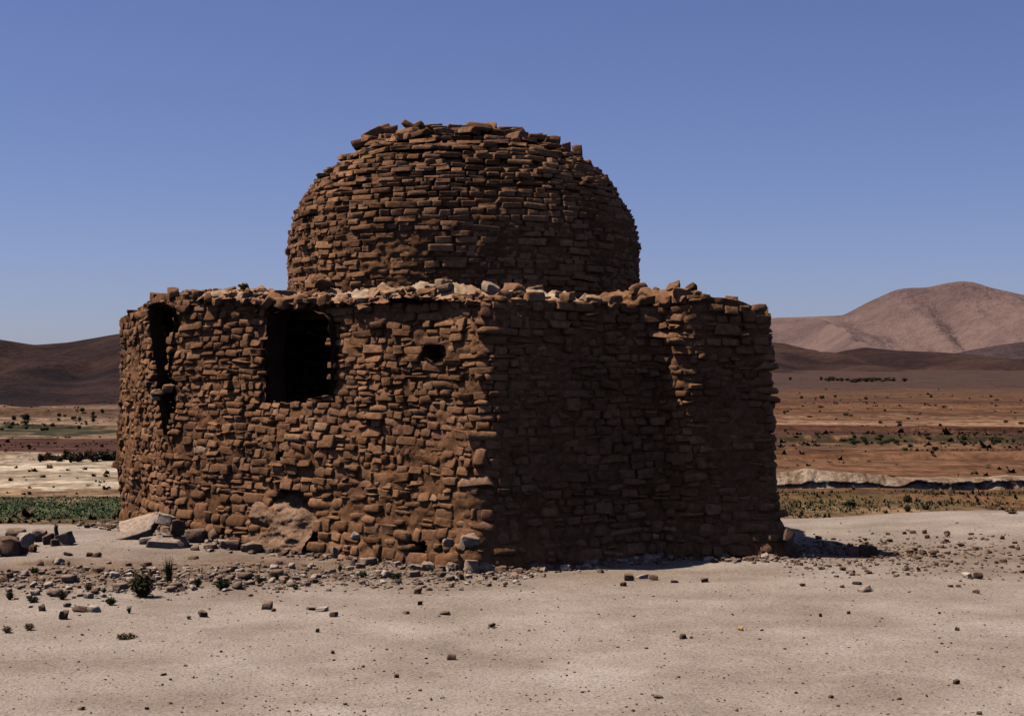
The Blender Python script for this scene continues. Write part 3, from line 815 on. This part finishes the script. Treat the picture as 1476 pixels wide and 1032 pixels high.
# separate stones on the open ground
S1 = [(136, 825, 16, 7, .45, 'slim brown slab tilted above the rubble band'), (97, 801, 11, 5, .3, 'small dark stone just right of the boulder pile'),
      (128, 802, 9, 6, .3, 'left one of two touching dark stones on the pale mound'), (139, 803, 10, 6, .3, 'right one of two touching dark stones on the pale mound'),
      (58, 815, 10, 8, .45, 'brown stone in front of the boulder pile'), (211, 816, 13, 6, .42, 'reddish flat stone behind the tall dry shrub'),
      (185, 816, 8, 4, .3, 'small dark chip on the pale mound'), (281, 793, 13, 7, .6, 'pale-topped stone below the wide boulder'),
      (302, 794, 11, 7, .35, 'dark stone below the wide boulder'), (278, 806, 13, 4, .35, 'thin dark flake lying below the wall foot'),
      (337, 824, 13, 8, .3, 'dark stone at the back of the rubble below the niche'), (91, 893, 13, 12, .22, 'dark cube-like stone in front of the rubble band'),
      (117, 882, 20, 8, .28, 'long dark stone beside a pale one before the rubble band'), (134, 882, 17, 8, .9, 'long whitish stone beside a dark one before the rubble band'),
      (60, 881, 8, 8, .25, 'small upright dark stone before the left rubble'), (385, 878, 15, 11, .55, 'pale-topped dark stone on the bare ground below the niche'),
      (394, 881, 6, 4, .25, 'tiny dark stone touching the pale-topped one'), (292, 889, 13, 8, .36, 'reddish brick-like stone on the bare ground'),
      (117, 1023, 11, 4, .3, 'dark sliver of stone nearest the bottom left corner'), (211, 1023, 5, 4, .2, 'dark pebble at the bottom edge near the left'),
      (235, 974, 8, 3, .3, 'flat dark pebble in the left foreground'), (481, 889, 11, 7, .25, 'dark angular stone right of a whitish flat one'),
      (464, 881, 19, 6, .9, 'whitish flat stone on the bare ground'), (449, 879, 15, 4, .4, 'thin brown stone left of the whitish flat one'),
      (457, 911, 6, 5, .2, 'black pebble below the whitish flat stone'), (602, 856, 10, 9, .35, 'pointed brown stone before the wall'),
      (619, 851, 9, 4, .3, 'flat dark stone right of the pointed brown one'), (605, 872, 7, 5, .25, 'dark pebble below the pointed brown stone'),
      (584, 885, 11, 4, .35, 'left of two thin flat brown stones'), (640, 886, 15, 4, .35, 'right and longer of two thin flat brown stones'),
      (709, 904, 10, 6, .22, 'dark stone in mid foreground below the shadow'), (651, 951, 12, 7, .2, 'dark two-lobed stone in the centre foreground'),
      (480, 942, 5, 5, .2, 'lone black pebble in the left-centre foreground'), (572, 977, 6, 5, .25, 'brown pebble of the lower centre foreground'),
      (665, 836, 8, 11, .28, 'upright dark stone in front of the corner boulders'), (635, 830, 10, 6, .3, 'dark stone before the thin slab'),
      (908, 837, 14, 9, .34, 'reddish stone left of three by the shadow edge'), (899, 845, 8, 6, .3, 'small dark stone below the reddish one'),
      (943, 836, 11, 8, .3, 'dark reddish stone right of a white flat one'), (926, 834, 18, 6, .9, 'white flat stone between two reddish ones'),
      (972, 840, 11, 4, .4, 'thin tan stone at the front of the shadow'), (1016, 839, 12, 6, .42, 'brown lump in front of the shadow'),
      (1157, 845, 8, 4, .3, 'small dark stone on the pale mound right of the ruin'), (1236, 843, 12, 4, .3, 'flat dark stone on the pale mound crest'),
      (1247, 853, 16, 7, .7, 'pale stone with a shadowed side below the mound crest'), (985, 921, 9, 6, .15, 'black stone in the right-centre foreground'),
      (1183, 889, 5, 5, .15, 'black pebble below the pale mound'), (1223, 885, 5, 4, .25, 'brown pebble right of the black one below the mound'),
      (1379, 986, 8, 7, .15, 'round black pebble in the right foreground'), (1380, 909, 6, 5, .25, 'dark pebble above the round black one'),
      (1396, 833, 14, 7, .95, 'white stone touching a dark one at the right'), (1409, 834, 13, 9, .25, 'dark stone touching a white one at the right'),
      (1408, 856, 9, 6, .35, 'reddish stone below the white and dark pair'), (1198, 1006, 6, 4, .25, 'brown pebble of the lower right foreground'),
      (1412, 1030, 7, 5, .2, 'dark pebble at the bottom edge near the right corner'), (950, 1006, 16, 3, .35, 'thin straw-coloured chip in the lower foreground')]
for q in S1: stone(*q[:5], q[5], rnd=.5, n=4, sink=.3, rough=.2)
o = stone(1068, 909, 8, 5, 1, 'tiny yellow fragment lying on the bare ground', 'yellow_fragment', 'fragment', n=4)
t = NT('yellow paint', .7, .2); o.data.materials[0] = t.done(t.ramp(t.noise(t.obj(), 60), [(.3, (.42, .22, .03)), (.7, (.6, .36, .06))]))
# dark stones strewn over the rise at the right
STR = [(1304, 770), (1280, 771), (1283, 781), (1315, 769), (1331, 769), (1337, 776), (1364, 770), (1363, 781), (1368, 774), (1420, 778), (1445, 777), (1400, 771), (1407, 793), (1320, 794), (1324, 806), (1315, 822), (1324, 822), (1308, 829), (1180, 777), (1202, 778), (1208, 786), (1183, 821), (1216, 822), (1253, 827), (1290, 797), (1345, 800), (1385, 788), (1372, 846), (1380, 846), (1247, 779), (1458, 790), (1436, 812), (1350, 815)]
for u, v in STR:
    stone(u + rng.uniform(-2, 2), v, rng.uniform(5, 9), rng.uniform(3, 5.5), rng.uniform(.12, .4), 'small dark stone strewn on the bare rise right of the ruin', group='dark stones strewn on the right-hand rise', rnd=.55, n=4, sink=.3)

# rubble band below the left wall: countable stones, then the chippings
rg = np.random.default_rng(77)
protos = []
for i in range(14):
    v_, f_, t_ = stones(np.array([[0, 0, .6]]), rand_rot(1, rg, .2), np.array([[1., rg.uniform(.6, 1), rg.uniform(.4, .75)]]), [rg.uniform(.2, .7)], [rg.uniform(.25, .95)], 3, .16, rg)
    protos.append((v_, f_, t_))
pmesh = []
cnt = 0
while cnt < 200:
    u = rg.uniform(0, 560) if cnt < 178 else rg.uniform(520, 720)
    v = rg.normal(846, 13) if u < 180 else rg.normal(838 - (u - 180) * .03, 10) if u < 520 else rg.normal(832, 7)
    if u > 420 and rg.random() < .4: continue
    if not 812 < v < 885: continue
    P = ground_hit(u, v)
    i = rg.integers(0, 14)
    if len(pmesh) < 14:
        i = len(pmesh)
        o = mesh_obj('rubble_stone', protos[i][0], protos[i][1], M_rock, None, {'tone': protos[i][2]}); pmesh.append(o)
    else:
        o = pmesh[i].copy(); col.objects.link(o)
    s = np.clip(rg.lognormal(math.log(4.0), .45), 1.8, 11) * P[1] / F
    o.scale = (s, s, s); o.rotation_euler = (0, 0, rg.uniform(0, 6.28)); o.location = (P[0], P[1], P[2] - .1 * s)
    tag(o, 'small broken stone lying in the rubble band below the lit wall', 'stone', 'stones of the rubble band')
    cnt += 1
def scatter(name, n, sampler, smin, smax, tm, ts, seed, mu=.5):
    rg = np.random.default_rng(seed)
    xy = sampler(rg, n)
    z = gh(xy[:, 0], xy[:, 1])
    s = np.clip(rg.lognormal(math.log(smin * 1.6), mu, n), smin, smax)
    half = np.stack([s, s * rg.uniform(.6, 1, n), s * rg.uniform(.35, .8, n)], -1)
    v_, f_, t_ = stones(np.concatenate([xy, (z + half[:, 2] * .5)[:, None]], -1), rand_rot(n, rg, .2), half, rg.uniform(.2, .8, n), np.clip(rg.normal(tm, ts, n), 0, 1), 2, .12, rg)
    o = mesh_obj(name, v_, f_, M_rock, None, {'tone': t_}, smooth_shade=False)
    return tag(o, kind='stuff')
def samp_band(rg, n):
    x = rg.uniform(-5.2, .2, n); y = rg.normal(12.75, .42, n) + .12 * (x + 2.5)
    return np.stack([x, y], -1)
def samp_open(rg, n):
    y = 1 / rg.uniform(1 / 17.5, 1 / 7.0, n); x = rg.uniform(-.34, .34, n) * y
    return np.stack([x, y], -1)
def samp_right(rg, n):
    y = rg.normal(14.4, .8, n); x = 2.3 + np.abs(rg.normal(0, 1.5, n))
    return np.stack([x, y], -1)
def samp_foot(rg, n):
    s = rg.uniform(0, S_FRONT + .4, n); p_, t_, n_ = wall_at(s)
    return p_ + n_ * (np.abs(rg.normal(0, .22, n)) + .02)[:, None]
scatter('gravel', 2600, samp_band, .006, .034, .62, .22, 1)
scatter('gravel', 3200, samp_open, .0022, .010, .42, .22, 2)
scatter('gravel', 1300, samp_right, .006, .03, .35, .2, 3)
scatter('gravel', 1500, samp_foot, .012, .06, .5, .2, 4)

# ------------------------------------------------------------------ plants
def m_leaf(name, a, b):
    t = NT(name, .9, .1)
    return t.done(t.ramp(t.noise(t.obj(), 12, 3), [(.3, a), (.7, b)]))
M_bush = m_leaf('dry dark scrub', (.034, .029, .014), (.085, .066, .032))
M_green = m_leaf('green weed', (.026, .034, .012), (.058, .068, .024))
M_straw = m_leaf('straw', (.19, .115, .05), (.32, .21, .10))
M_crop = m_leaf('young crop', (.065, .088, .034), (.145, .15, .068))
M_red = m_leaf('russet scrub', (.065, .036, .021), (.125, .072, .038))
def shrub_mesh(n, wid, hgt, seed, leaf=.05, upright=.5):
    """stems with small leaf blades spread through a rounded volume"""
    rg = np.random.default_rng(seed)
    V = []; Fa = []
    for i in range(n):
        a = rg.uniform(0, 6.28); el = rg.uniform(.15, 1.0) ** upright
        L_ = rg.uniform(.55, 1.0)
        tip = np.array([math.cos(a) * wid * .6 * (1 - el * .7), math.sin(a) * wid * .6 * (1 - el * .7), hgt * 1.1 * el]) * L_
        base = np.array([math.cos(a), math.sin(a), 0]) * wid * .12 * rg.random()
        side = np.array([-math.sin(a), math.cos(a), 0]) * .012 * hgt
        k = len(V); mid = base * .4 + tip * .6 + np.array([0, 0, .06 * hgt])
        V += [base - side, base + side, mid + side * .7, mid - side * .7, tip]
        Fa += [(k, k + 1, k + 2, k + 3), (k + 3, k + 2, k + 4)]
        for j in range(4):
            f = rg.uniform(.35, 1.0); c_ = base * (1 - f) + tip * f + np.array([0, 0, .04 * hgt])
            d1 = rg.normal(0, 1, 3); d1 /= np.linalg.norm(d1); d2 = np.cross(d1, rg.normal(0, 1, 3)); d2 /= np.linalg.norm(d2)
            l = leaf * rg.uniform(.6, 1.3)
            k = len(V); V += [c_ - d1 * l, c_ + d2 * l * .35, c_ + d1 * l, c_ - d2 * l * .35]; Fa.append((k, k + 1, k + 2, k + 3))
    return np.array(V), Fa
def shrub(u, v, wpx, hpx, mat, label, name='shrub', cat='shrub', group=None, n=120, upright=.5, seed=None, P=None, leaf=None):
    P = ground_hit(u, v) if P is None else P
    s = P[1] / F
    v_, f_ = shrub_mesh(int(n * 1.7), wpx * s, hpx * s, seed or int(u * 7 + v), (leaf or .06) * max(wpx, hpx) * s, upright)
    o = mesh_obj(name, v_, f_, mat, None, smooth_shade=False)
    o.location = tuple(map(float, P))
    return tag(o, label, cat, group)
SH = 'scrub among the rubble'
shrub(205, 860, 62, 38, M_bush, 'broad dark shrub in the rubble band, the biggest there', group=SH, n=190, leaf=.045)
shrub(243, 842, 36, 44, M_bush, 'tall spiky dry shrub behind the broad dark one', group=SH, n=44, upright=.3, leaf=.028)
shrub(285, 846, 20, 14, M_green, 'dark green weed right of the tall spiky shrub', 'weed', 'weed', SH)
shrub(321, 850, 36, 17, M_green, 'wide low green weed left of the niche below the wall', 'weed', 'weed', SH, n=190)
shrub(50, 828, 22, 11, M_green, 'green weed on the mound below the boulder pile', 'weed', 'weed', SH)
shrub(99, 816, 9, 9, M_green, 'tiny green sprig on the pale mound', 'weed', 'weed', SH, n=50)
shrub(128, 855, 20, 16, M_bush, 'dark dry shrub in the middle of the left rubble', group=SH)
shrub(90, 864, 26, 14, M_bush, 'dark low shrub at the front of the left rubble', group=SH)
shrub(14, 864, 20, 14, M_bush, 'dark low shrub near the left edge of the rubble', group=SH)
shrub(48, 868, 26, 8, M_bush, 'flat dark scrub between two low shrubs at left', group=SH)
shrub(150, 854, 14, 8, M_green, 'green tuft touching the rubble left of the broad shrub', 'weed', 'weed', SH, n=70)
shrub(160, 872, 24, 12, M_green, 'green weed below the rubble left of the broad dark shrub', 'weed', 'weed', SH)
shrub(186, 884, 13, 12, M_green, 'lone green tuft on bare ground below the broad dark shrub', 'weed', 'weed', SH, n=70)
shrub(272, 893, 12, 6, M_green, 'little green sprig beside the reddish stone', 'weed', 'weed', SH, n=50)
shrub(10, 912, 22, 10, M_straw, 'straw-brown tuft at the left edge of the open ground', 'weed', 'weed', SH)
shrub(42, 908, 22, 10, M_straw, 'straw-brown tuft a little right of the one at the edge', 'weed', 'weed', SH)
shrub(374, 842, 16, 12, M_green, 'green weed below the niche', 'weed', 'weed', SH)
shrub(397, 834, 26, 8, M_green, 'flat green weed right of the one below the niche', 'weed', 'weed', SH)
shrub(490, 824, 10, 12, M_green, 'upright green weed near the middle of the wall foot', 'weed', 'weed', SH, n=70)
shrub(523, 832, 20, 10, M_green, 'pale green weed in front of the long flat stone', 'weed', 'weed', SH)
shrub(570, 834, 30, 8, M_green, 'flat grey-green weed right of the long flat stone', 'weed', 'weed', SH)
shrub(426, 850, 16, 6, M_green, 'little weed among the last rubble right of the niche', 'weed', 'weed', SH, n=70)
shrub(182, 920, 46, 6, M_straw, 'flat patch of dry straw on the left foreground', 'straw_patch', 'straw', None, n=110)
i_ = int(np.argmin(np.where(fr, np.abs(uw - 340), 1e9)))
Pr = rv[5, i_].copy(); Pr[2] = CAMZ + (HY - 420) / F * Pr[1]
shrub(340, 420, 17, 13, M_green, 'small green plant growing on the roof edge left of the dome', 'roof_plant', 'plant', None, n=110, P=Pr)

# on the plain
PLN = 'shrubs on the near plain'
for (u, v, a_, b_, m_, lab) in [(1225, 732, 24, 11, M_green, 'round green shrub left of two on the field below the earth bank'), (1308, 724, 18, 11, M_bush, 'dark shrub just below the earth bank'),
                                (1308, 737, 15, 8, M_green, 'green shrub below the dark one on the field right of the ruin'), (1342, 728, 10, 6, M_green, 'little shrub right of the two below the earth bank'),
                                (1458, 740, 22, 8, M_straw, 'dry tussock at the right end of the terrace edge'), (58, 666, 11, 13, M_bush, 'dark bush at the left end of the field-edge row'),
                                (102, 667, 11, 11, M_green, 'dark bush standing forward of the field-edge row'), (38, 607, 14, 10, M_bush, 'dark bush on the far left field'), (20, 606, 10, 7, M_bush, 'smaller bush left of the one on the far left field')]:
    shrub(u, v, a_, b_, m_, lab, group=PLN, n=160, leaf=.09)
# copies: rows and scattered scrub farther off
def far_copies(spots, label, group, mats, wpx, hpx, jit=.3, seed=0):
    rg = np.random.default_rng(seed); src = []
    for i, m_ in enumerate(mats * 2):
        v_, f_ = shrub_mesh(110, 1.0, .55, 300 + i + seed, .10, .5)
        src.append((v_, f_, m_, None))
    made = [None] * len(src)
    for u, v in spots:
        P = ground_hit(u, v)
        i = rg.integers(0, len(src))
        if made[i] is None:
            o = mesh_obj('shrub', src[i][0], src[i][1], src[i][2], None, smooth_shade=False); made[i] = o
        else:
            o = made[i].copy(); col.objects.link(o)
        s = P[1] / F
        k1 = wpx * s * rg.uniform(1 - jit, 1 + jit * 1.6); k2 = hpx * s * rg.uniform(1 - jit, 1 + jit) / .55
        o.scale = (k1, k1, k2); o.rotation_euler = (0, 0, rg.uniform(0, 6.28)); o.location = tuple(map(float, P))
        tag(o, label, 'shrub', group)
rg = np.random.default_rng(5)
far_copies([(u, 664 + rg.normal(0, 1)) for u in np.linspace(64, 178, 22)], 'dark russet bush in the dense row along the left field edge', 'bushes in the left field-edge row', [M_red, M_bush, M_red], 18, 11, .45, 1)
far_copies([(rg.uniform(0, 168), rg.uniform(594, 622)) for _ in range(26)], 'tiny dark shrub dotted on the far left fields', 'shrubs on the far left fields', [M_bush, M_green], 9, 5, .4, 2)
far_copies([(rg.uniform(1130, 1476), rg.choice([572, 576, 590, 598, 612, 622, 630]) + rg.normal(0, 2)) for _ in range(26)], 'tiny dark shrub dotted on the far right fields', 'shrubs on the far right fields', [M_bush, M_red], 9, 4, .5, 3)
far_copies([(u, 637 + rg.normal(0, 2)) for u in list(rg.uniform(1190, 1300, 16)) + list(rg.uniform(1385, 1476, 14))], 'green shrub in the long low row across the right fields', 'shrubs in the green row at right', [M_green, M_bush], 13, 5, .4, 4)
far_copies([(u, 651 + rg.normal(0, 3)) for u in (1344, 1348, 1312, 1305)], 'dark green shrub in front of the green row at right', 'shrubs before the green row', [M_green], 11, 6, .3, 6)
far_copies([(rg.normal(1235, 40), 549 + rg.normal(0, 1.2)) for _ in range(34)], 'black scrub clump in the line at the foot of the right hills', 'scrub line below the hills', [M_bush], 11, 4, .45, 7)
# low dry scrub on the plain, thick and uncountable
rg = np.random.default_rng(47)
n = 11000
y = 1 / rg.uniform(1 / 420., 1 / 43., n); x = rg.uniform(-.36, .36, n) * y
kp = fbm(x * .06, y * .10, 4, 8) + rg.normal(0, .12, n) > .08
kp &= ~((x < 0) & (y > 57) & (y < 80) & (rg.random(n) < .8))
x, y = x[kp], y[kp]; n = len(x); z = gh(x, y)
sz = rg.lognormal(math.log(.10), .5, n) * (1 + y / 160.)
V = []
for k_ in range(7):
    a_ = rg.uniform(0, 6.28, n); e_ = rg.uniform(.2, 1.2, n); w_ = rg.uniform(.3, .6, n) * sz
    tip = np.stack([x + np.cos(a_) * sz * np.cos(e_), y + np.sin(a_) * sz * np.cos(e_), z + sz * np.sin(e_) * .8], -1)
    V += [np.stack([x + np.sin(a_) * w_, y - np.cos(a_) * w_, z - .01], -1), np.stack([x - np.sin(a_) * w_, y + np.cos(a_) * w_, z - .01], -1), tip]
V = np.stack(V, 1).reshape(-1, 3)
tag(mesh_obj('scrub', V, np.arange(len(V)).reshape(-1, 3), M_red, None, smooth_shade=False), kind='stuff')
rg = np.random.default_rng(53)
n = 9000
y = rg.uniform(43.5, 55.5, n); x = rg.uniform(5.5, 26, n)
kp = fbm(x * .4, y * .5, 4, 18) + rg.normal(0, .15, n) > .02
x, y = x[kp], y[kp]; n = len(x); z = gh(x, y)
sz = np.clip(rg.lognormal(math.log(.07), .45, n), .03, .2); V = []
for k_ in range(5):
    a_ = rg.uniform(0, 6.28, n); e_ = rg.uniform(.4, 1.4, n); w_ = .28 * sz
    tip = np.stack([x + np.cos(a_) * sz * np.cos(e_), y + np.sin(a_) * sz * np.cos(e_), z + sz * np.sin(e_)], -1)
    V += [np.stack([x + np.sin(a_) * w_, y - np.cos(a_) * w_, z - .01], -1), np.stack([x - np.sin(a_) * w_, y + np.cos(a_) * w_, z - .01], -1), tip]
V = np.stack(V, 1).reshape(-1, 3)
t = NT('dry grass', .95, .05)
M_dry = t.done(t.ramp(t.noise(t.pos(), .5, 4), [(.40, (.055, .058, .024)), (.5, (.12, .085, .040)), (.6, (.20, .14, .07))]))
tag(mesh_obj('dry_grass', V, np.arange(len(V)).reshape(-1, 3), M_dry, None, smooth_shade=False), kind='stuff')
# young crop on the strip at the left
rg = np.random.default_rng(31)
n = 26000
y = rg.uniform(46, 53.5, n); x = rg.uniform(-22, -7, n)
kp = fbm(x * .5, y * .9, 4, 3) + rg.normal(0, .2, n) > -.05 - .3 * smooth(49, 51, y)
x, y = x[kp], y[kp]; n = len(x); z = gh(x, y)
a_ = rg.uniform(0, 6.28, n); hh_ = rg.uniform(.03, .08, n); wd_ = rg.uniform(.015, .045, n)
b0 = np.stack([x - np.cos(a_) * wd_, y - np.sin(a_) * wd_, z], -1); b1 = np.stack([x + np.cos(a_) * wd_, y + np.sin(a_) * wd_, z], -1)
tp = np.stack([x + rg.normal(0, .05, n), y + rg.normal(0, .05, n), z + hh_], -1)
V = np.stack([b0, b1, tp], 1).reshape(-1, 3)
tag(mesh_obj('crop', V, np.arange(3 * n).reshape(-1, 3), M_crop, None, smooth_shade=False), kind='stuff')

# ------------------------------------------------------------------ eroded earth bank across the right field
nx_, nk = 700, 30
X = np.linspace(6.5, 34, nx_)
uX = CX + X / 57. * F
Hc = np.interp(uX, [1000, 1125, 1165, 1190, 1290, 1310, 1480, 2200], [.58, .62, .74, .68, .50, .42, .45, .3]) + .05 * fbm(X * 1.1, X * 0, 3, 3)
Yb = 57 + .5 * fbm(X * .25, X * 0 + 2, 3, 8)
prof_q = np.linspace(0, 1, nk)
rows = []
under = np.interp(uX, [1125, 1300, 1320, 2000], [.34, .38, .86, .86]) + .22 * fbm(X * 1.4, X * 0 + 5, 3, 9)
for q in prof_q:
    if q < .62:                       # face: sheer foot, leaning upper part
        f = q / .62
        zz_ = Hc * f
        yy_ = np.where(f < under, .10 * f, .10 * under + (f - under) * 1.1) + (.22 * vn(X * 2.6, X * 0 + f * .8, 15) + .14 * np.abs(vn(X * 5.2, X * 0 + f * .6, 17))) * f + .08 * fbm(X * 6, X * 0 + f * 4, 2, 16)
        yy_ = yy_ + .12 * np.sin(np.clip(f / np.maximum(under, .1), 0, 1) * math.pi)
    else:
        f = (q - .62) / .38
        zz_ = Hc * (1 - .9 * f ** 1.4) + .03 * fbm(X * 3, X * 0 + f * 2, 2, 18)
        yy_ = .9 + 4.5 * f
    rows.append(np.stack([X, Yb + yy_, zz_], -1))
Bv = np.stack(rows)
Bv[..., 2] += gh(Bv[..., 0], Bv[..., 1]) - .06
o = mesh_obj('earth_bank', Bv.reshape(-1, 3), grid_faces(nk, nx_), M_bank)
tag(o, 'low eroded pale earth wall running across the field right of the ruin', 'earth wall')
